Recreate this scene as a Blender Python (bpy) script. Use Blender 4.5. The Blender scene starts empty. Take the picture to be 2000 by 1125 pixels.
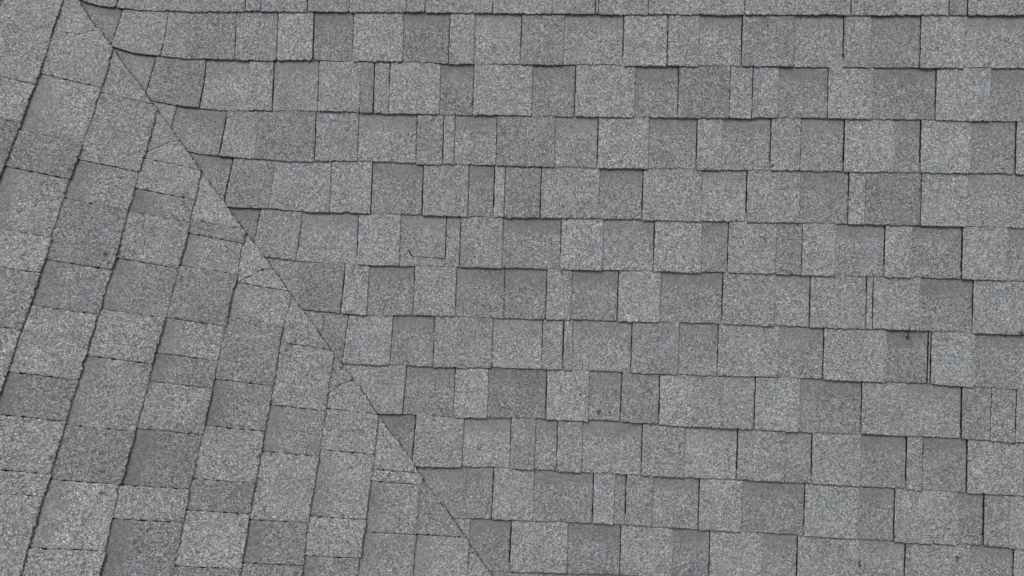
import bpy, math, random
import numpy as np
from mathutils import Vector, Matrix
from mathutils.geometry import delaunay_2d_cdt

# ------------------------------------------------------------------ camera, sky, sun, exposure
H0 = 4.2                                   # height of the roof's local origin above the ground
F_PX = 1291.905                            # focal length in pixels of the 2000 px wide photograph
CAM = Vector((0.761939, -0.901564, 1.650684 + H0))
RV = Vector((0.3706794, 0.0557775, 0.0424903))     # rotation vector (axis * angle)
P1, P2 = 0.3837585, 0.4467615              # pitch of the two slopes (22.0 and 25.6 degrees)
Y0, X0 = 0.4902687, -0.7333883             # plan position of course line 0 on each slope
EXPO = 0.143                               # shingle exposure in metres

scene = bpy.context.scene
cam_d = bpy.data.cameras.new('camera')
cam_d.sensor_fit = 'HORIZONTAL'; cam_d.sensor_width = 36.0
cam_d.lens = 36.0 * F_PX / 2000.0
cam_d.clip_start = 0.05; cam_d.clip_end = 3000
cam = bpy.data.objects.new('camera', cam_d)
ROT = Matrix.Rotation(RV.length, 3, RV.normalized())
cam.matrix_world = Matrix.Translation(CAM) @ ROT.to_4x4()
scene.collection.objects.link(cam); scene.camera = cam

SUN_EL, SUN_AZ = math.radians(56), math.radians(-42)    # azimuth from +Y towards +X
world = bpy.data.worlds.new('World'); scene.world = world; world.use_nodes = True
wn = world.node_tree; wn.nodes.clear()
sky = wn.nodes.new('ShaderNodeTexSky'); sky.sky_type = 'NISHITA'; sky.sun_disc = False
sky.sun_elevation = SUN_EL; sky.sun_rotation = SUN_AZ
sky.air_density = 1.0; sky.dust_density = 6.0; sky.ozone_density = 0.6
hsv = wn.nodes.new('ShaderNodeHueSaturation'); hsv.inputs['Saturation'].default_value = 0.40   # cloud cover greys the sky
bg = wn.nodes.new('ShaderNodeBackground'); bg.inputs['Strength'].default_value = 0.135
wo = wn.nodes.new('ShaderNodeOutputWorld')
wn.links.new(sky.outputs[0], hsv.inputs['Color']); wn.links.new(hsv.outputs[0], bg.inputs['Color'])
wn.links.new(bg.outputs[0], wo.inputs['Surface'])

sun_d = bpy.data.lights.new('sun', 'SUN'); sun_d.energy = 1.5; sun_d.angle = math.radians(24); sun_d.color = (1.0, 0.975, 0.945)
sun = bpy.data.objects.new('sun', sun_d); scene.collection.objects.link(sun)
sd = Vector((math.sin(SUN_AZ) * math.cos(SUN_EL), math.cos(SUN_AZ) * math.cos(SUN_EL), math.sin(SUN_EL)))
sun.rotation_euler = sd.to_track_quat('Z', 'Y').to_euler(); sun.location = (0, 0, 12)

scene.view_settings.view_transform = 'Standard'; scene.view_settings.look = 'None'
scene.view_settings.gamma = 1.0; scene.view_settings.exposure = 0.0
scene.view_settings.use_curve_mapping = False
scene.render.engine = 'CYCLES'

# ------------------------------------------------------------------ the roof surface
T1, T2 = math.tan(P1), math.tan(P2)
BEND = 0.040                               # softness of the shingle-lined valley
def surf(x, y):
    a, b = y * T1, -x * T2
    return 0.5 * (a + b + math.sqrt((a - b) ** 2 + BEND ** 2))
def normal(x, y):
    e = 1e-4
    gx = (surf(x + e, y) - surf(x - e, y)) / (2 * e); gy = (surf(x, y + e) - surf(x, y - e)) / (2 * e)
    return Vector((-gx, -gy, 1)).normalized()
def lay(x, y, h):
    n = normal(x, y)
    return Vector((x, y, surf(x, y) + H0)) + n * h
def pix(u, v):
    """Where the line of sight through a pixel of the photograph meets the roof (plan x, y)."""
    d = ROT @ Vector(((u - 1000) / F_PX, -(v - 562.5) / F_PX, -1.0))
    o = CAM - Vector((0, 0, H0))
    lo, hi = 0.2, 8.0
    for _ in range(60):
        m = 0.5 * (lo + hi); p = o + d * m
        if p.z > surf(p.x, p.y): lo = m
        else: hi = m
    p = o + d * lo
    return p.x, p.y

rng = random.Random(11)

# ------------------------------------------------------------------ materials
def nodes_of(name):
    m = bpy.data.materials.new(name); m.use_nodes = True
    nt = m.node_tree; b = nt.nodes['Principled BSDF']
    return m, nt, b
class G:
    def __init__(s, nt): s.nt = nt
    def n(s, t, **k):
        o = s.nt.nodes.new(t)
        for a, v in k.items(): setattr(o, a, v)
        return o
    def l(s, a, b): s.nt.links.new(a, b)
    def math(s, op, a, b=None, c=None, clamp=False):
        o = s.n('ShaderNodeMath', operation=op); o.use_clamp = clamp
        for i, v in enumerate((a, b, c)):
            if v is None: continue
            if isinstance(v, (int, float)): o.inputs[i].default_value = v
            else: s.l(v, o.inputs[i])
        return o.outputs[0]
    def attr(s, name):
        return s.n('ShaderNodeAttribute', attribute_name=name).outputs['Fac']
    def ramp(s, fac, stops, interp='LINEAR'):
        r = s.n('ShaderNodeValToRGB'); r.color_ramp.interpolation = interp
        e = r.color_ramp.elements
        while len(e) < len(stops): e.new(0.5)
        for i, (p, c) in enumerate(stops):
            e[i].position = p; e[i].color = (c, c, c, 1) if isinstance(c, (int, float)) else (*c, 1)
        s.l(fac, r.inputs[0]); return r.outputs[0]
    def noise(s, vec, scale, detail=2.0, rough=0.5):
        o = s.n('ShaderNodeTexNoise'); o.inputs['Scale'].default_value = scale
        o.inputs['Detail'].default_value = detail; o.inputs['Roughness'].default_value = rough
        s.l(vec, o.inputs['Vector']); return o.outputs['Fac']
    def smooth(s, v, a, b):
        o = s.n('ShaderNodeMapRange', interpolation_type='SMOOTHSTEP')
        o.inputs['From Min'].default_value = a; o.inputs['From Max'].default_value = b
        s.l(v, o.inputs['Value']); return o.outputs[0]
    def mix(s, f, a, b, mode='MIX'):
        o = s.n('ShaderNodeMix', data_type='RGBA', blend_type=mode)
        for i, v in ((0, f), (6, a), (7, b)):
            if isinstance(v, (int, float)): o.inputs[i].default_value = v if i == 0 else (v, v, v, 1)
            elif isinstance(v, tuple): o.inputs[i].default_value = (*v, 1)
            else: s.l(v, o.inputs[i])
        return o.outputs[2]

def granule_material():
    m, nt, b = nodes_of('mineral granules on asphalt'); g = G(nt)
    geo = g.n('ShaderNodeNewGeometry'); oi = g.n('ShaderNodeObjectInfo')
    off = g.n('ShaderNodeVectorMath', operation='SCALE'); off.inputs[0].default_value = (7.3, 3.1, 5.7)
    g.l(oi.outputs['Random'], off.inputs['Scale'])
    add = g.n('ShaderNodeVectorMath', operation='ADD'); g.l(geo.outputs['Position'], add.inputs[0]); g.l(off.outputs[0], add.inputs[1])
    vec = add.outputs[0]
    tone, band, v, edge, wear, tint = (g.attr(k) for k in ('tone', 'band', 'v', 'edge', 'wear', 'tint'))
    grime = g.attr('grime')
    vo = g.n('ShaderNodeTexVoronoi'); vo.inputs['Scale'].default_value = 460; g.l(vec, vo.inputs['Vector'])
    sep = g.n('ShaderNodeSeparateColor'); g.l(vo.outputs['Color'], sep.inputs[0])
    vo2 = g.n('ShaderNodeTexVoronoi'); vo2.inputs['Scale'].default_value = 310; g.l(vec, vo2.inputs['Vector'])
    sep2 = g.n('ShaderNodeSeparateColor'); g.l(vo2.outputs['Color'], sep2.inputs[0])
    # brightness of single granules: many mid greys, some black, some near-white
    val = g.ramp(sep.outputs[0], [(0.0, 0.03), (0.15, 0.16), (0.4, 0.34), (0.7, 0.54), (0.86, 0.90), (1.0, 1.6)])
    val2 = g.ramp(sep2.outputs[0], [(0.0, 0.06), (0.2, 0.26), (0.6, 0.50), (0.85, 0.74), (1.0, 1.2)])
    val = g.math('ADD', g.math('MULTIPLY', val, 1.0), g.math('MULTIPLY', val2, 1.0))        # mean about 1
    # soft-edged darker, finer band of granules along the head of the lower laminate
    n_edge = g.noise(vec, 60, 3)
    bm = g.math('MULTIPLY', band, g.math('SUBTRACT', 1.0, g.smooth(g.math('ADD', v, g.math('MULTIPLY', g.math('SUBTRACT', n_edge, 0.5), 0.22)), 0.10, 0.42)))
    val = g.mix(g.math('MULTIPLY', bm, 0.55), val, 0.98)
    val = g.mix(g.smooth(g.noise(vec, 9, 2), 0.35, 0.7), val, g.mix(0.22, val, 0.98))
    clump = g.math('MULTIPLY_ADD', g.noise(vec, 110, 2), 0.42, 0.79)
    blotch = g.math('MULTIPLY_ADD', g.noise(vec, 14, 4, 0.6), 0.55, 0.725)
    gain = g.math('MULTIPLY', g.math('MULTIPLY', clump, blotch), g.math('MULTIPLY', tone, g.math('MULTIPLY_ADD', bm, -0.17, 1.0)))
    hue = g.ramp(sep.outputs[1], [(0.0, (1.0, 1.0, 1.0)), (0.45, (1.0, 1.0, 0.985)), (0.62, (1.10, 0.99, 0.90)), (0.76, (0.90, 0.985, 1.10)), (0.88, (0.93, 1.03, 1.0)), (1.0, (1.05, 0.97, 1.04))], 'CONSTANT')
    tc = g.ramp(tint, [(0.0, (1.008, 0.985, 1.004)), (0.5, (0.985, 0.994, 1.008)), (1.0, (0.958, 0.998, 1.006))])
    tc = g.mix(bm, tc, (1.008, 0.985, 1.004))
    stain = g.mix(g.smooth(g.noise(vec, 22, 3), 0.60, 0.78), (1.0, 1.0, 1.0), (0.88, 0.93, 1.06))
    col = g.mix(1.0, g.mix(1.0, val, gain, 'MULTIPLY'), hue, 'MULTIPLY')
    col = g.mix(1.0, g.mix(1.0, col, tc, 'MULTIPLY'), stain, 'MULTIPLY')
    # silt that has washed down the valley and dried between the granules
    silt = g.math('MULTIPLY', grime, g.smooth(g.noise(vec, 26, 4, 0.65), 0.36, 0.66))
    col = g.mix(g.math('MULTIPLY', silt, 0.22), col, (0.24, 0.215, 0.18))
    # edge rims blackened for bare asphalt plus gap shadow under butts; worn spots too
    loss = g.smooth(g.math('ADD', g.math('MULTIPLY_ADD', g.noise(vec, 34, 2), g.math('MULTIPLY', g.math('MINIMUM', edge, 1.0), 1.5), g.math('MULTIPLY', edge, 0.25)), g.math('MULTIPLY', g.math('SUBTRACT', g.noise(vec, 210, 3, 0.65), 0.5), 1.3)), 0.42, 0.72)
    wl = g.smooth(g.math('ADD', wear, g.math('MULTIPLY', g.math('SUBTRACT', g.noise(vec, 130, 3, 0.7), 0.5), 1.6)), 0.45, 0.85)
    spot = g.smooth(g.math('MULTIPLY_ADD', g.smooth(v, 0.82, 1.0), 0.10, g.noise(vec, 48, 4, 0.75)), 0.71, 0.80)
    dark = g.math('MAXIMUM', g.math('MAXIMUM', loss, g.math('MULTIPLY', wl, 0.8)), g.math('MULTIPLY', spot, 0.5))
    col = g.mix(dark, col, (0.022, 0.022, 0.027))
    g.l(col, b.inputs['Base Color'])
    b.inputs['Roughness'].default_value = 0.88; b.inputs['Specular IOR Level'].default_value = 0.3
    bp = g.n('ShaderNodeBump'); bp.inputs['Strength'].default_value = 0.55; bp.inputs['Distance'].default_value = 0.0011
    hgt = g.math('ADD', g.math('SUBTRACT', 1.0, vo.outputs['Distance']), g.math('MULTIPLY', g.noise(vec, 60, 2), 1.2))
    g.l(hgt, bp.inputs['Height']); g.l(bp.outputs[0], b.inputs['Normal'])
    return m
MAT = granule_material()

def simple(name, c, rough, nscale, amt):
    m, nt, b = nodes_of(name); g = G(nt)
    tc = g.n('ShaderNodeNewGeometry')
    f = g.noise(tc.outputs['Position'], nscale, 4)
    col = g.mix(f, tuple(k * (1 - amt) for k in c), tuple(k * (1 + amt) for k in c))
    g.l(col, b.inputs['Base Color']); b.inputs['Roughness'].default_value = rough
    return m
FELT = simple('roofing felt', (0.02, 0.02, 0.022), 0.9, 30, 0.3)
GRASS = simple('lawn', (0.07, 0.10, 0.035), 0.95, 3, 0.4)
RUST = simple('weathered nail steel', (0.018, 0.016, 0.016), 0.6, 400, 0.4)
BARK = simple('dry twig bark', (0.020, 0.017, 0.018), 0.9, 500, 0.5)
ASPH = simple('bare asphalt', (0.018, 0.018, 0.022), 0.85, 300, 0.4)

def link(o, parent=None):
    scene.collection.objects.link(o)
    if parent is not None: o.parent = parent
    return o
def new_mesh(name, verts, faces, mat, parent=None, smooth=False, origin=None):
    me = bpy.data.meshes.new(name)
    og = origin if origin is not None else Vector((0, 0, 0))
    me.from_pydata([tuple(Vector(v) - og) for v in verts], [], faces); me.update()
    me.materials.append(mat)
    if smooth: me.polygons.foreach_set('use_smooth', [True] * len(me.polygons))
    o = bpy.data.objects.new(name, me); o.location = og
    return link(o, parent)
def set_attr(me, name, vals):
    a = me.attributes.new(name, 'FLOAT', 'POINT'); a.data.foreach_set('value', vals)

# ------------------------------------------------------------------ ground, roof, slopes
gr = new_mesh('ground', [(-900, -900, 0), (900, -900, 0), (900, 900, 0), (-900, 900, 0)], [(0, 1, 2, 3)], GRASS)
gr['kind'] = 'structure'

roof = bpy.data.objects.new('roof', None); link(roof); roof.location = (0, 0, 0)
roof['label'] = 'grey shingled roof whose two slopes meet in a closed diagonal valley'; roof['category'] = 'roof'; roof['kind'] = 'thing'

EXT = 3.4
def deck(label, right):
    n = 60; vs = []; fs = []
    # s runs along the valley, d away from it on this slope
    for i in range(n + 1):
        s = -3.6 + 7.2 * i / n
        vx, vy = s * T1, -s * T2           # valley line: y*T1 = -x*T2
        for j in range(25):
            d = -0.02 + 4.4 * (j / 24) ** 1.8
            x, y = (vx + d, vy) if right else (vx, vy)
            if not right: x = vx - d
            vs.append(lay(x, y, -0.006))
    for i in range(n):
        for j in range(24):
            a = i * 25 + j
            fs.append((a, a + 25, a + 26, a + 1) if right else (a, a + 1, a + 26, a + 25))
    o = new_mesh('roof_slope', vs, fs, FELT, roof)
    o['label'] = label
    return o
slope_r = deck('wide slope whose shingle courses run level across the picture', True)
slope_l = deck('slope whose shingle courses run steeply down to the left, trimmed along the valley', False)

# ------------------------------------------------------------------ measured lines of the photograph
R_PX = [
 [(153,0),(163,5),(187,12),(213,17),(240,19),(333,23),(500,24),(667,25.5),(833,26),(964,27),(1100,29),(1333,30.5),(1667,32),(2000,32.5)],
 [(223,95),(247,103),(280,109),(320,113),(417,117),(607,120),(667,122.5),(784,123),(877,126),(1017,127),(1217,130),(1446,132),(1646,133),(2000,136)],
 [(295,198),(333,207),(393,213),(500,217),(667,219),(760,223),(924,227),(1124,229),(1324,232),(1616,233),(1826,236),(2000,240)],
 [(372,298),(400,304),(433,307),(500,311),(667,316),(810,321),(967,325),(1167,329),(1333,332),(1646,337),(1796,338),(2000,342)],
 [(447,406),(530,409),(667,416),(827,421),(984,426),(1254,430),(1333,433),(1456,435),(1656,438),(1796,441),(2000,448)],
 [(518,505),(583,512),(667,515.5),(900,522),(1094,527),(1277,530),(1420,534),(1563,538),(1726,542),(1880,547),(2000,551)],
 [(593,607),(667,614),(810,616),(984,622),(1200,628),(1408,633),(1580,640),(1703,643),(1900,652),(2000,655)],
 [(674,712),(790,715),(957,718),(1100,723),(1230,728),(1400,735),(1516,737),(1606,742),(1813,749),(1876,755),(2000,763)],
 [(743,809),(807,811),(997,817),(1210,823),(1333,833),(1471,838),(1583,845),(1680,848),(1886,858),(2000,864)],
 [(807,912),(960,913),(1087,920),(1253,928),(1333,933),(1438,937),(1580,944),(1766,955),(1886,962),(2000,968)],
 [(887,1015),(993,1016),(1157,1021),(1267,1027),(1363,1033),(1566,1045),(1743,1057),(1920,1065),(2000,1072)],
 [(953,1117),(1080,1119),(1210,1123)]]
M_PX = {
 1:[(128,0),(110,50),(80,143),(43,240),(23,290),(0,352)],
 2:[(222,100),(203,167),(183,227),(163,283),(133,367),(113,435),(93,492),(67,578),(40,652),(7,750)],
 3:[(308,217),(290,293),(273,337),(263,382),(247,425),(230,495),(213,548),(197,605),(170,695),(153,745),(130,827),(113,883),(100,927),(67,1033),(43,1113)],
 4:[(393,340),(383,392),(367,462),(350,522),(333,592),(320,635),(300,702),(291,750),(267,840),(247,917),(233,963),(217,1037),(200,1110)],
 5:[(480,457),(474,482),(463,548),(450,592),(443,635),(430,692),(418,750),(403,817),(383,917),(370,963),(357,1033),(340,1117)],
 6:[(569,580),(553,642),(547,675),(537,745),(523,817),(507,910),(493,983),(477,1083)],
 7:[(652,697),(643,750),(637,800),(622,900),(605,998),(594,1100)],
 8:[(737,817),(728,917),(713,1027),(703,1093)],
 9:[(823,937),(820,957),(813,1050),(807,1120)]}
CUT_PX = [(157,7),(190,60),(222,93),(240,123),(273,167),(308,217),(350,273),(370,300),(393,337),(443,403),(477,452),(500,478),(520,505),(567,575),(593,607),(633,665),(653,690),(700,750),(733,803),(807,903),(823,937),(883,1010),(920,1070),(960,1123)]

def interp(xs, ys, x, s0=0.0, s1=0.0):
    if x <= xs[0]: return ys[0] + s0 * (x - xs[0])
    if x >= xs[-1]: return ys[-1] + s1 * (x - xs[-1])
    for i in range(len(xs) - 1):
        if x <= xs[i + 1]:
            t = (x - xs[i]) / (xs[i + 1] - xs[i]); return ys[i] + t * (ys[i + 1] - ys[i])
def mono(pts):
    pts = sorted(pts); out = [pts[0]]
    for p in pts[1:]:
        if p[0] > out[-1][0] + 1e-4: out.append(p)
    return [p[0] for p in out], [p[1] for p in out]

RL = []
for pts in R_PX:
    xs, ys = mono([pix(*p) for p in pts])
    s0 = (ys[1] - ys[0]) / (xs[1] - xs[0])
    RL.append((xs, ys, max(-0.9, min(0.0, s0))))
CE1, CE2 = EXPO * math.cos(P1), EXPO * math.cos(P2)
def rline(k, x):
    """plan y of right-slope course line k at plan x"""
    if 0 <= k < len(RL): xs, ys, s0 = RL[k]; return interp(xs, ys, x, s0)
    if k < 0: return rline(0, x) - k * CE1
    return rline(11, x) - (k - 11) * CE1
ML = {}
for k, pts in M_PX.items():
    ys, xs = mono([(q[1], q[0]) for q in (pix(*p) for p in pts)])
    ML[k] = (ys, xs)
def mline(k, y):
    """plan x of left-slope course line k at plan y"""
    if k in ML: return interp(ML[k][0], ML[k][1], y)
    return X0 + k * CE2 + 0.0015 * math.sin(y * 5 + k)
cy_, cx_ = mono([(q[1], q[0]) for q in (pix(*p) for p in CUT_PX)])
cfit = np.polyfit(cy_, cx_, 1)
def cut_line(y): return cfit[0] * y + cfit[1]
def cut_dev(y):
    if y < cy_[0] or y > cy_[-1]: return 0.0
    return interp(cy_, cx_, y) - cut_line(y)

# ------------------------------------------------------------------ shingle pieces
TONE = {'L': 0.249, 'l': 0.236, 'M': 0.223, 'm': 0.209, 'D': 0.195}
WORN = [pix(*p) + (r,) for p, r in (((103,893),0.012),((505,892),0.009),((530,784),0.009),((200,962),0.010),((208,497),0.012),((1508,324),0.010),((1517,735),0.009),
        ((1990,650),0.013),((1170,805),0.014),((1868,1090),0.012),((925,376 - 255),0.006),((284,852 - 545),0.006),((665,1050 - 330),0.008),((1190,805),0.008),((1412,868),0.006),((1965,573),0.006))]
COUNT = {'r': 0, 'l': 0}

def resample(poly, kinds, step):
    out = []
    n = len(poly)
    for i in range(n):
        a, b = Vector(poly[i]), Vector(poly[(i + 1) % n]); k = kinds[i]
        L = (b - a).length; st = step.get(k, 0.006)
        m = max(1, int(round(L / st)))
        for j in range(m): out.append((a.lerp(b, j / m), k, j == 0))
    return out

def piece(poly, kinds, hfun, vfun, tone, band, tint, parent, wob, seed, depth=-0.004, extra=()):
    """One shingle piece laid on the roof: outline (plan), dished edges, skirt down to the course below."""
    r = random.Random(seed)
    area = sum(poly[i][0] * poly[(i + 1) % len(poly)][1] - poly[(i + 1) % len(poly)][0] * poly[i][1] for i in range(len(poly)))
    if area < 0:
        poly = poly[::-1]; kinds = kinds[::-1]; kinds = kinds[1:] + kinds[:1]
    # drop degenerate corners
    pp, kk = [], []
    for i in range(len(poly)):
        if (Vector(poly[i]) - Vector(poly[(i + 1) % len(poly)])).length > 1e-4: pp.append(poly[i]); kk.append(kinds[i])
    if len(pp) < 3: return None
    bd = resample(pp, kk, {'top': 0.03, 'butt': 0.0038, 'side': 0.006, 'fine': 0.006, 'lside': 0.006, 'lbutt': 0.0038, 'soft': 0.012, 'cut': 0.0055})
    n = len(bd)
    est = {'top': 0.0, 'butt': 1.0, 'side': 0.84, 'fine': 0.42, 'soft': 0.15, 'lside': 0.60, 'lbutt': 0.78, 'cut': 0.95}  # rim darkness; lbutt and cut carry the painted shadow line of raised edges
    jit = {'top': 0.0, 'lside': 0.0004, 'lbutt': 0.0011, 'fine': 0.0004, 'butt': 0.0011, 'side': 0.00045, 'soft': 0.0004, 'cut': 0.0013}
    P, edge = [], []
    prev = 0.0
    for i in range(n):
        p, k, corner = bd[i]
        q0, q1 = bd[i - 1][0], bd[(i + 1) % n][0]
        t = (q1 - q0); t = t.normalized() if t.length > 0 else Vector((1, 0))
        nr = Vector((-t.y, t.x))           # inwards for a counter-clockwise outline
        prev = 0.55 * prev + r.uniform(-1, 1) * jit[k]
        off = prev
        if corner and k != 'top': off += r.uniform(0.0003, 0.0022)
        P.append((p + nr * off, nr, k)); 
        kp = bd[i - 1][1]
        edge.append(max(est[k], est[kp]) if corner else est[k] * r.uniform(0.72, 1.12))
    verts2 = [p for p, _, _ in P]; E_ = list(edge); drop = [1.0 if k != 'top' else 0.0 for _, _, k in P]
    # inner ring
    for i, (p, nr, k) in enumerate(P):
        if k == 'top': continue
        w = {'cut': 0.0030, 'lbutt': 0.0030}.get(k, 0.0028)
        q = p + nr * w * r.uniform(0.8, 1.3); verts2.append(q); E_.append(0.0); drop.append(0.0)
    xs = [p.x for p, _, _ in P]; ys = [p.y for p, _, _ in P]
    cx, cy = sum(xs) / n, sum(ys) / n
    gx = min(xs) + 0.012
    while gx < max(xs) - 0.008:
        gy = min(ys) + 0.012
        while gy < max(ys) - 0.008:
            verts2.append(Vector((gx, gy))); E_.append(0.0); drop.append(0.0); gy += 0.033
        gx += 0.030
    for q in extra: verts2.append(Vector(q)); E_.append(0.0); drop.append(0.0)
    wear_c = [w for w in WORN if min(xs) < w[0] < max(xs) and min(ys) < w[1] < max(ys)]
    for (wx, wy, wr) in wear_c:
        for a in range(7):
            rad = wr * (0.5 if a else 0); verts2.append(Vector((wx + rad * math.cos(a), wy + rad * math.sin(a)))); E_.append(0.0); drop.append(0.0)
            if a: verts2.append(Vector((wx + 1.3 * wr * math.cos(a + .5), wy + 1.3 * wr * math.sin(a + .5)))); E_.append(0.0); drop.append(0.0)
    try:
        vo, eo, fo, vi, ei, fi = delaunay_2d_cdt(verts2, [], [list(range(n))], 1, 1e-7)
    except Exception:
        return None
    if not fo: return None
    sc = 10.0 + seed % 7; ph = r.uniform(0, 6)
    V3, ev, vv, wv = [], [], [], []
    for i, q in enumerate(vo):
        src = vi[i][0] if vi[i] else 0
        h = hfun(q.x, q.y) - 0.0008 * drop[src] + wob * math.sin(q.x * sc + ph) * math.cos(q.y * sc * 1.3 + ph)
        V3.append(lay(q.x, q.y, h)); ev.append(E_[src]); vv.append(vfun(q.x, q.y))
        wv.append(max([max(0.0, 1 - math.hypot(q.x - a, q.y - b) / (1.3 * c)) for a, b, c in wear_c] + [0.0]))
    F = [tuple(f) for f in fo]
    # skirt
    o2n = {}
    for i, s in enumerate(vi):
        for k in s: o2n.setdefault(k, i)
    base = len(V3)
    for i in range(n):
        q = P[i][0]; V3.append(lay(q.x + P[i][1].x * 0.0012, q.y + P[i][1].y * 0.0012, depth + (0.002 if P[i][2] == 'cut' else 0))); ev.append(1.6); vv.append(1.0); wv.append(0.0)
    for i in range(n):
        j = (i + 1) % n
        if i in o2n and j in o2n and o2n[i] != o2n[j]: F.append((o2n[j], o2n[i], base + i, base + j))
    used = sorted({i for f in F for i in f}); idx = {a: b for b, a in enumerate(used)}
    F = [tuple(idx[i] for i in f) for f in F]
    V3, ev, vv, wv = ([a[i] for i in used] for a in (V3, ev, vv, wv))
    grime = [max(0.0, 1.0 - abs(q2) / 0.055) for q2 in (cut_line(p.y) - p.x for p in V3)]
    og = lay(cx, cy, 0.0)
    o = new_mesh('shingle', V3, F, MAT, parent, origin=og)
    me = o.data
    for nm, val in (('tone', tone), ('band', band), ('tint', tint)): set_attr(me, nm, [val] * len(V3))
    set_attr(me, 'v', vv); set_attr(me, 'edge', ev); set_attr(me, 'wear', wv); set_attr(me, 'grime', grime)
    return o

# -- right slope: rows of "tile joint tile joint ..." (pixel x of each joint; D open, d fine, s soft)
# tile codes: tone letter, then b where the dark head band shows (lower laminate)
ROWS = [
 "V M 240D M 482D m 512d l 603D M 684D l 797D M 832s M 964D l 1080s M 1164D m 1170D l 1267D l 1455D M 1661D l 1750s L 1853D D 1888D M",
 "V mb 228d l 323d l 370s D 462d l 543d L 613D Db 690D L 788s Db 878D L 927s lb 1018D m 1102s lb 1217D L 1303D l 1365s lb 1448D m 1550s Mb 1646D l 1700s mb 1796D L 1883s lb",
 "V Mb 294d m 398d lb 487s L 535D Mb 623D L 705s m 731D M 761D L 860s mb 925D L 1040s Db 1123D l 1240s mb 1324D D 1425d M 1469D L 1520s mb 1616D L 1704s Db 1826D L 1933s mb",
 "V l 334s mb 437D l 503s D 617D l 700s lb 814D m 866D l 888s lb 970D m 1084s lb 1167D l 1267s mb 1360D L 1410s mb 1504D l 1563d Mb 1647D L 1745s mb 1796D L 1895s Mb 1982D L",
 "V Mb 446D m 533s l 647d l 727d mb 826D l 915d mb 965D L 986D D 1056D L 1170s mb 1255D l 1370s Lb 1457D M 1561s mb 1656D L 1689s D 1797D L 1888s lb",
 "V mb 500D M 585s lb 699D L 782s lb 871D Lb 899D M 982s mb 1095D L 1178s lb 1277D L 1370s mb 1421D l 1515s D 1565D L 1631s lb 1726D L 1780s mb 1877D L 1965s Mb",
 "V l 581s D 670D L 719s mb 809D L 891s mb 985D mb 1067D l 1116s mb 1207D L 1290s mb 1410D M 1513s lb 1581D M 1690D M 1703D l 1795s mb 1898D L",
 "V l 627s m 674D L 765s mb 848D M 962s Lb 1059D l 1100D M 1118s lb 1233D m 1325s mb 1401D L 1520s mb 1607D L 1730s Db 1811D m 1816D L 1903s Mb",
 "V l 790d mb 888D L 953s Db 1067D L 1150s mb 1213D m 1287D L 1353s M 1473D L 1561s mb 1681D l 1770s lb 1876D m 1933d M 1982D L",
 "V Db 808D l 904s lb 997D M 1045s lb 1088D M 1137s Lb 1253D M 1337s Lb 1439D M 1533s mb 1584D L 1680s mb 1768D l 1800D mb 1886D l",
 "V mb 962D L 1042s mb 1158D L 1200s mb 1222D l 1275s Mb 1364D L 1448s mb 1570D L 1676s mb 1745D l 1870s mb 1919D m 1970s L",
 "V l 915s mb 996D L 1108s Db 1211D L 1313s mb 1385D L 1488s mb 1556D l 1676s lb 1766D l 1893s mb 1978D L",
 "V m 1060d mb 1212D m"]
def under_cut(x, y): return max(0.0, min(1.0, (cut_line(y) + 0.003 - x) / 0.0045))
def right_h(k, tooth, cl, fq):
    def f(x, y):
        ya, yb = rline(k - 1, x), rline(k, x)
        v = (ya - y) / (ya - yb)
        h = 0.0010 + 0.0032 * v + (0.0024 if tooth else 0.0) + cl * max(0.0, v) ** 4 * (0.5 + 0.5 * math.sin(x * fq + cl * 9e4))
        return h * (1 - 0.62 * under_cut(x, y))
    return f
def right_v(k):
    def f(x, y):
        ya, yb = rline(k - 1, x), rline(k, x)
        return max(0.0, min(1.0, (ya - y) / (ya - yb)))
    return f
ROW_END = []
seed = 0
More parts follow.
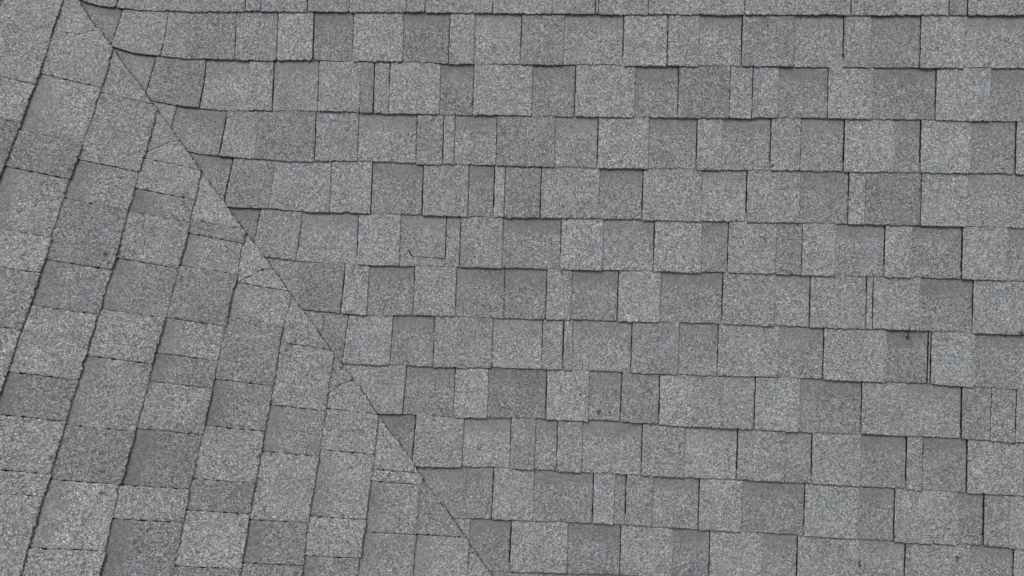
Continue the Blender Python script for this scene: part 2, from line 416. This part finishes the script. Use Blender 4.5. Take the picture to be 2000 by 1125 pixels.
for k, row in enumerate(ROWS):
    tok = row.split(); tiles = tok[1::2]; joints = tok[2::2]
    # pixel height of the middle of this row at pixel x
    def row_y(u, k=k):
        def ly(j):
            pts = R_PX[max(0, min(11, j))]; v = interp([p[0] for p in pts], [p[1] for p in pts], u)
            return v - 97 if j < 0 else (v + 100 if j > 11 else v)
        return 0.5 * (ly(k - 1) + ly(k))
    xs = [None]; ty = ['V']
    for j in joints:
        u = float(j[:-1]); xs.append(pix(u, row_y(u))[0]); ty.append('f' if j[-1] == 's' and (u < 900 or rng.random() < 0.2) else j[-1])
    xs.append(xs[-1] + 0.16); ty.append('s')
    ROW_END.append(xs[-1])
    # left end runs on under the trimmed shingles of the other slope
    yb = rline(k, xs[1] - 0.05); x0 = xs[1] - 0.05
    for _ in range(30): x0 = cut_line(rline(k - 1, x0)) - 0.07
    xs[0] = x0
    for i, code in enumerate(tiles):
        seed += 1; r = random.Random(seed * 7 + 3)
        tooth = not code.endswith('b')
        ga = {'D': 0.0007, 'd': 0.0004, 's': 0.0001, 'V': 0, 'f': 0.0002}[ty[i]]; gb = {'D': 0.0007, 'd': 0.0004, 's': 0.0001, 'f': 0.0002}[ty[i + 1]]
        xa, xb = xs[i] + ga, xs[i + 1] - gb
        dy = r.uniform(-0.0012, 0.0012) + (0.0008 if not tooth else -0.0004)
        sk = r.uniform(-0.0010, 0.0010)
        m = max(2, int((xb - xa) / 0.02))
        bot = [(xa + (xb - xa) * q / m, rline(k, xa + (xb - xa) * q / m) + dy) for q in range(m + 1)]
        top = [(xb + (xa - xb) * q / m, rline(k - 1, xb + (xa - xb) * q / m) + 0.026) for q in range(m + 1)]
        bot[0] = (bot[0][0] + sk, bot[0][1]); bot[-1] = (bot[-1][0] + (sk if ty[i + 1] != 's' else 0), bot[-1][1])
        sk_ = {'D': 'side', 'd': 'side', 's': 'soft', 'f': 'fine', 'V': 'top'}
        kinds = ['butt'] * m + [sk_[ty[i + 1]]] + ['top'] * m + [sk_[ty[i]]]
        xm = 0.5 * (xa + xb)
        ex = []
        yy = rline(k, xa)
        yy = min(p[1] for p in bot) + 0.004
        while yy < max(p[1] for p in top) - 0.004:
            for o_ in (0.0065, 0.003, -0.0015, -0.007):
                xx = cut_line(yy) + o_
                if xa + 0.004 < xx < xb - 0.004 and rline(k, xx) + 0.004 < yy < rline(k - 1, xx) + 0.022: ex.append((xx, yy))
            yy += 0.010
        tint = max(0, min(1, 0.5 + 0.30 * (xm - 0.55) + r.uniform(-0.20, 0.20) + (0.16 if code[0] in 'Ll' else -0.14)))
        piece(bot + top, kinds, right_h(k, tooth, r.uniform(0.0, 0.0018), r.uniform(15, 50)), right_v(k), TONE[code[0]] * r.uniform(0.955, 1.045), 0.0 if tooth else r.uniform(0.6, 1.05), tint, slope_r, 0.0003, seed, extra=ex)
        COUNT['r'] += 1

# -- left slope: strips between course lines k and k+1; joints given as one pixel (level in plan) or a polyline of pixels
STRIPS = {
 0: ('L', [((33,158),'D'), 'l', ((20,237),'d'), 'D']),
 1: ('L', [([(110,64),(153,72),(190,61)],'d'), 'l', ((133,158),'D'), 'Lb', ((100,267),'s'), 'D', ((67,337),'D'), 'lb', ((43,455),'s'), 'L', ((37,528),'D'), 'M', ((17,642),'D'), 'L']),
 2: ('M', [((257,197),'s'), 'l', ((213,325),'D'), 'lb', ((197,402),'d'), 'm', ((150,517),'D'), 'mb', ((123,605),'D'), 'l', ((90,735),'d'), 'Db', ((67,817),'D'), 'L', ((50,922),'D'), 'L', ((40,967),'d'), 'l']),
 3: ('l', [([(302,246),(310,243),(333,238)],'d'), 'l', ([(286,300),(315,288),(352,274)],'D'), 'l', ((353,327),'d'), 'l', ((343,385),'D'), 'mb', ((313,425),'s'), 'l', ((290,515),'D'), 'Mb', ((260,613),'d'), 'l', ((233,703),'D'), 'lb', ((200,837),'d'), 'm', ((177,942),'D'), 'Lb', ((133,1073),'D'), 'L']),
 4: ('L', [((423,440),'s'), 'm', ((423,468),'D'), 'Lb', ((407,528),'s'), 'm', ((387,630),'D'), 'lb', ((363,697),'s'), 'mb', ((353,752),'s'), 'l', ((330,843),'D'), 'Db', ((310,952),'D'), 'l', ((293,1017),'s'), 'mb']),
 5: ('L', [([(462,554),(490,540),(522,524)],'D'), 'L', ((520,563),'d'), 'Lb', ((500,628),'d'), 'm', ((473,747),'d'), 'mb', ((457,837),'D'), 'l', ((443,940),'d'), 'D', ((427,1000),'D'), 'L', ((400,1108),'s'), 'm']),
 6: ('l', [((600,678),'D'), 'l', ((583,797),'D'), 'Mb', ((567,887),'d'), 'L', ((547,1018),'d'), 'mb', ((530,1102),'D'), 'm']),
 7: ('m', [([(640,772),(665,751),(679,743)],'d'), 'L', ((685,804),'D'), 'l', ((667,882),'d'), 'lb', ((667,1012),'D'), 'L', ((657,1088),'s'), 'Mb']),
 8: ('L', [((767,920),'D'), 'l', ((783,944),'d'), 'lb', ((767,1042),'D'), 'lb']),
 9: ('m', [((867,1047),'D'), 'Lb']),
 10: ('m', [([(904,1089),(915,1082),(924,1075)],'D'), 'l'])}
def lift(x, y):
    """the trimmed shingles ride up over the other slope's shingles that line the valley"""
    d = cut_line(y) - x
    t = max(0.0, min(1.0, (d - 0.06) / 0.20)); t = t * t * (3 - 2 * t)
    return 0.0050 * (1 - t)
def left_h(k, tooth, cl, fq):
    def f(x, y):
        xa, xb = mline(k, y), mline(k + 1, y)
        v = (x - xa) / (xb - xa)
        return 0.0010 + 0.0028 * v + (0.0014 if tooth else 0.0) + lift(x, y) + cl * max(0.0, v) ** 4 * (0.5 + 0.5 * math.sin(y * fq + cl * 9e4))
    return f
def left_v(k):
    def f(x, y):
        xa, xb = mline(k, y), mline(k + 1, y)
        return max(0.0, min(1.0, (x - xa) / (xb - xa)))
    return f
def clip_cut(poly, kinds):
    out, ko = [], []
    n = len(poly)
    def side(p): return cut_line(p[1]) - p[0]
    for i in range(n):
        a, b = poly[i], poly[(i + 1) % n]; sa, sb = side(a), side(b)
        if sa >= 0:
            out.append(a); ko.append(kinds[i])
            if sb < 0:
                t = sa / (sa - sb); out.append((a[0] + t * (b[0] - a[0]), a[1] + t * (b[1] - a[1]))); ko.append('cut')
        elif sb >= 0:
            t = sa / (sa - sb); out.append((a[0] + t * (b[0] - a[0]), a[1] + t * (b[1] - a[1]))); ko.append(kinds[i])
    # split long cut edges so the hand-cut line can waver as it does
    res, kr = [], []
    for i in range(len(out)):
        a, b = out[i], out[(i + 1) % len(out)]
        res.append(a); kr.append(ko[i])
        if ko[i] == 'cut':
            m = int(math.hypot(b[0] - a[0], b[1] - a[1]) / 0.012)
            for q in range(1, m): 
                t = q / m; yy = a[1] + t * (b[1] - a[1]); res.append((a[0] + t * (b[0] - a[0]) + 0.8 * cut_dev(yy), yy)); kr.append('cut')
    return res, kr
STRIP_END = {}
for k, (first, rest) in STRIPS.items():
    tiles = [first] + rest[1::2]; joints = rest[0::2]
    def jcurve(j):
        p = j[0]
        if isinstance(p, tuple):
            y = pix(*p)[1]; return lambda x, y=y: y
        q = [pix(*a) for a in p]; xs, ys = mono(q)
        return lambda x: interp(xs, ys, x)
    curves = [jcurve(j) for j in joints]; types = [j[1] for j in joints]
    yl = curves[-1](mline(k + 1, curves[-1](0.0)))
    y_end = min(yl - 0.13, -1.10)
    if yl - y_end > 0.24: y_end = yl - 0.20
    STRIP_END[k] = y_end
    ytop = curves[0](mline(k, curves[0](0.0))) + 0.32
    for i, code in enumerate(tiles):
        seed += 1; r = random.Random(seed * 7 + 3)
        tooth = not code.endswith('b')
        g = {'D': 0.0003, 'd': 0.0001, 's': 0.0001}
        up = (lambda x: ytop) if i == 0 else (lambda x, c=curves[i - 1], q=g[types[i - 1]]: c(x) - q)
        dn = (lambda x: y_end) if i == len(tiles) - 1 else (lambda x, c=curves[i], q=g[types[i]]: c(x) + q)
        tu = 'top' if i == 0 else types[i - 1]; td = 'soft' if i == len(tiles) - 1 else types[i]
        sk_ = {'D': 'lside', 'd': 'lside', 's': 'soft', 'top': 'top', 'soft': 'soft'}
        dx = r.uniform(-0.0012, 0.0012) - (0.0008 if not tooth else -0.0004)
        def xr(y): return mline(k + 1, y) + dx
        def xl(y): return mline(k, y) - 0.026
        # corner heights
        def solve(curve, xf):
            y = curve(xf(curve(0.0)))
            for _ in range(6): y = curve(xf(y))
            return y
        yur, ydr, yul, ydl = solve(up, xr), solve(dn, xr), solve(up, xl), solve(dn, xl)
        def seq(f, a, b, m): return [(f(a + (b - a) * q / m), a + (b - a) * q / m) for q in range(m + 1)]
        m = max(2, int(abs(yur - ydr) / 0.02))
        poly, kinds = [], []
        right_side = seq(xr, ydr, yur, m); poly += right_side; kinds += ['lbutt'] * m
        mm = 6
        xs_ = [xr(yur) + (xl(yul) - xr(yur)) * q / mm for q in range(mm + 1)]
        kinds.append(sk_[tu])
        poly += [(x, up(x)) for x in xs_[1:-1]]; kinds += [sk_[tu]] * (mm - 1)
        left_side = seq(xl, yul, ydl, m); poly += left_side; kinds += ['top'] * m
        xs_ = [xl(ydl) + (xr(ydr) - xl(ydl)) * q / mm for q in range(mm + 1)]
        kinds.append(sk_[td])
        poly += [(x, dn(x)) for x in xs_[1:-1]]; kinds += [sk_[td]] * (mm - 1)
        poly, kinds = clip_cut(poly, kinds)
        if len(poly) < 3: continue
        ym = 0.5 * (yur + ydr)
        tint = max(0, min(1, 0.42 - 0.30 * (mline(k, ym) + 0.25) + r.uniform(-0.24, 0.24) - (0.08 if code[0] in 'Dm' else 0)))
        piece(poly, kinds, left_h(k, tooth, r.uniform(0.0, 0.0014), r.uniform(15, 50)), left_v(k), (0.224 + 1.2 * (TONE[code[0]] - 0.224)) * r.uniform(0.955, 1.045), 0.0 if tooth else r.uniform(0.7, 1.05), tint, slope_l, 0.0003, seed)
        COUNT['l'] += 1

# -- the rest of both slopes, beyond the picture: laid the same way, joined
class Field:
    def __init__(s): s.v, s.f, s.t, s.b, s.vv, s.e, s.ti = [], [], [], [], [], [], []
    def quad(s, pts, hs, tone, band, tint, vs):
        b = len(s.v)
        for (x, y), h, vv in zip(pts, hs, vs): s.v.append(lay(x, y, h)); s.vv.append(vv); s.e.append(0.0)
        for (x, y) in pts: s.v.append(lay(x, y, -0.004)); s.vv.append(1.0); s.e.append(1.6)
        n = len(pts)
        s.f.append(tuple(range(b, b + n)))
        for i in range(n):
            j = (i + 1) % n; s.f.append((b + j, b + i, b + n + i, b + n + j))
        s.t += [tone] * 2 * n; s.b += [band] * 2 * n; s.ti += [tint] * 2 * n
    def build(s, parent):
        o = new_mesh('shingle_field', s.v, s.f, MAT, parent)
        for nm, a in (('tone', s.t), ('band', s.b), ('v', s.vv), ('edge', s.e), ('tint', s.ti), ('wear', [0.0] * len(s.v)), ('grime', [0.0] * len(s.v))): set_attr(o.data, nm, a)
        o['kind'] = 'stuff'; return o
rr = random.Random(5)
fr = Field()
for k in range(-21, 34):
    x_end = 4.2
    x = ROW_END[k] if 0 <= k < len(ROWS) else cut_line(Y0 - (k - 1) * CE1 + 0.02) - 0.06
    xs0 = x; i = rr.randint(0, 1)
    while x < x_end:
        w = rr.choice((0.05, 0.08, 0.11, 0.13, 0.14, 0.16)); gap = 0.0022 if i % 2 == 0 else 0.0002
        if x < xs0 + 0.42 and not (0 <= k < len(ROWS)): w = 0.05
        ya, yb = rline(k - 1, x + w / 2), rline(k, x + w / 2)
        if not (0 <= k < len(ROWS)): ya, yb = Y0 - (k - 1) * CE1, Y0 - k * CE1
        th = 0.0024 if i % 2 else 0.0
        tone = TONE[rr.choice('LLlM' if i % 2 else 'lMmD')] * rr.uniform(0.95, 1.05)
        if surf(x, yb) - 1e-9 <= max(yb * T1, -x * T2) + BEND:
            fr.quad([(x, yb), (x + w - gap, yb), (x + w - gap, ya), (x + w - gap, ya + 0.02), (x, ya + 0.02), (x, ya)],
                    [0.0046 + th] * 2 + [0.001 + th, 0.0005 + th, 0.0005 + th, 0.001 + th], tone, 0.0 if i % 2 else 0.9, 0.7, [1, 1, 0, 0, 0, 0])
        x += w; i += 1
fr.build(slope_r)
fl = Field()
for k in range(-22, 22):
    y_lo = -4.3
    xc = X0 + (k + 1) * CE2
    y = STRIP_END[k] if k in STRIP_END else (xc - cfit[1]) / cfit[0] - 0.005
    if k not in STRIP_END:                 # trimmed tip against the valley
        xa, xb = mline(k, y), mline(k + 1, y); yc = lambda x_: (x_ - cfit[1]) / cfit[0]
        fl.quad([(xb, y), (xa, yc(xa)), (xa - 0.02, yc(xa)), (xa - 0.02, y), (xa, y)], [0.0098, 0.0062, 0.0058, 0.0058, 0.0062], TONE['l'], 0.0, 0.4, [1, 0, 0, 0, 0])
    i = rr.randint(0, 1)
    while y > y_lo:
        w = rr.choice((0.05, 0.08, 0.11, 0.13, 0.14, 0.16)); gap = 0.002 if i % 2 == 0 else 0.0002
        xa, xb = mline(k, y - w / 2), mline(k + 1, y - w / 2)
        th = 0.0024 if i % 2 else 0.0
        tone = TONE[rr.choice('LLlM' if i % 2 else 'lMmD')] * rr.uniform(0.95, 1.05)
        up = 0.0042 if (k not in STRIP_END and y > (xc - cfit[1]) / cfit[0] - 0.15) else 0.0
        y1 = y - w + gap
        fl.quad([(xb, y1), (xb, y), (xa, y), (xa - 0.02, y), (xa - 0.02, y1), (xa, y1)],
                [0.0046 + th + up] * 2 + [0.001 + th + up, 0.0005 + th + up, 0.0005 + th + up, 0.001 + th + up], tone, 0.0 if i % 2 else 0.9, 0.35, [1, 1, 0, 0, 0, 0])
        y -= w; i += 1
fl.build(slope_l)

# ------------------------------------------------------------------ small things lying on the roof
def tube(pts, radii, sides=8, caps=True):
    V, F = [], []
    for i, p in enumerate(pts):
        a = pts[max(0, i - 1)]; b = pts[min(len(pts) - 1, i + 1)]
        t = (b - a).normalized(); u = t.orthogonal().normalized() if i == 0 else (u - t * u.dot(t)).normalized()
        w = t.cross(u)
        for s in range(sides):
            an = 2 * math.pi * s / sides; V.append(p + (u * math.cos(an) + w * math.sin(an)) * radii[i])
    for i in range(len(pts) - 1):
        for s in range(sides):
            q = (s + 1) % sides; F.append((i * sides + s, i * sides + q, (i + 1) * sides + q, (i + 1) * sides + s))
    if caps:
        F.append(tuple(range(sides - 1, -1, -1))); n = (len(pts) - 1) * sides; F.append(tuple(range(n, n + sides)))
    return V, F
def on_roof(px, py, h): return lay(*pix(px, py), h)
# loose roofing nail poking out at a shingle edge
a = on_roof(1773, 637, 0.0112); b = on_roof(1770.5, 656.5, 0.0062)
nail = bpy.data.objects.new('roofing_nail', None); link(nail); nail.location = b
nail['label'] = 'dark loose roofing nail lying point upward across a shingle edge near the right side'; nail['category'] = 'nail'
def local(o, V): return [v - o.location for v in V]
V, F = tube([a, a.lerp(b, 0.3), a.lerp(b, 0.97)], [0.0011, 0.0016, 0.0017]); sh = new_mesh('shank', local(nail, V), F, RUST, nail)
dr = (b - a).normalized()
V, F = tube([b - dr * 0.0008, b, b + dr * 0.0012, b + dr * 0.0016], [0.0032, 0.0048, 0.0048, 0.0038], 16); hd = new_mesh('head', local(nail, V), F, RUST, nail)
# crooked bit of twig near the lower edge
pts = [on_roof(*p, 0.0088) for p in ((1676, 1091), (1677.5, 1095), (1675, 1098), (1674.5, 1101), (1677.5, 1104.5))]
V, F = tube(pts, [0.0007, 0.0012, 0.0013, 0.0012, 0.0006], 7)
tw = new_mesh('twig', V, F, BARK, None, True, origin=pts[2]); tw['label'] = 'tiny crooked dark twig lying on a light shingle near the lower edge'; tw['category'] = 'twig'
# torn lip where one shingle of the wide slope has cracked
def ribbon(px, widths, h):
    V, F = [], []
    for i, (p, w) in enumerate(zip(px, widths)):
        a = px[max(0, i - 1)]; b = px[min(len(px) - 1, i + 1)]; t = Vector((b[0] - a[0], b[1] - a[1])).normalized(); nn = Vector((-t.y, t.x)) * w
        c = lay(*pix(p[0] + nn.x, p[1] + nn.y), h); d = lay(*pix(p[0], p[1]), h + 0.0007); e = lay(*pix(p[0] - nn.x, p[1] - nn.y), h)
        V += [c, d, e]
    for i in range(len(px) - 1):
        for s in (0, 1): F.append((3 * i + s, 3 * i + s + 1, 3 * i + 4 + s, 3 * i + 3 + s))
    return V, F
V, F = ribbon([(797, 489), (800, 490.5), (801, 493), (803, 497), (807, 500.5), (811, 502)], [0.5, 1.7, 1.5, 1.0, 1.4, 0.4], 0.0044)
new_mesh('crack', V, F, ASPH, slope_r)
V, F = ribbon([(812, 501), (822, 502), (834, 502.5), (846, 503), (858, 505), (868, 505)], [0.3, 0.55, 0.3, 0.5, 0.7, 0.9], 0.0044)
new_mesh('crack', V, F, ASPH, slope_r)
print('pieces', COUNT)
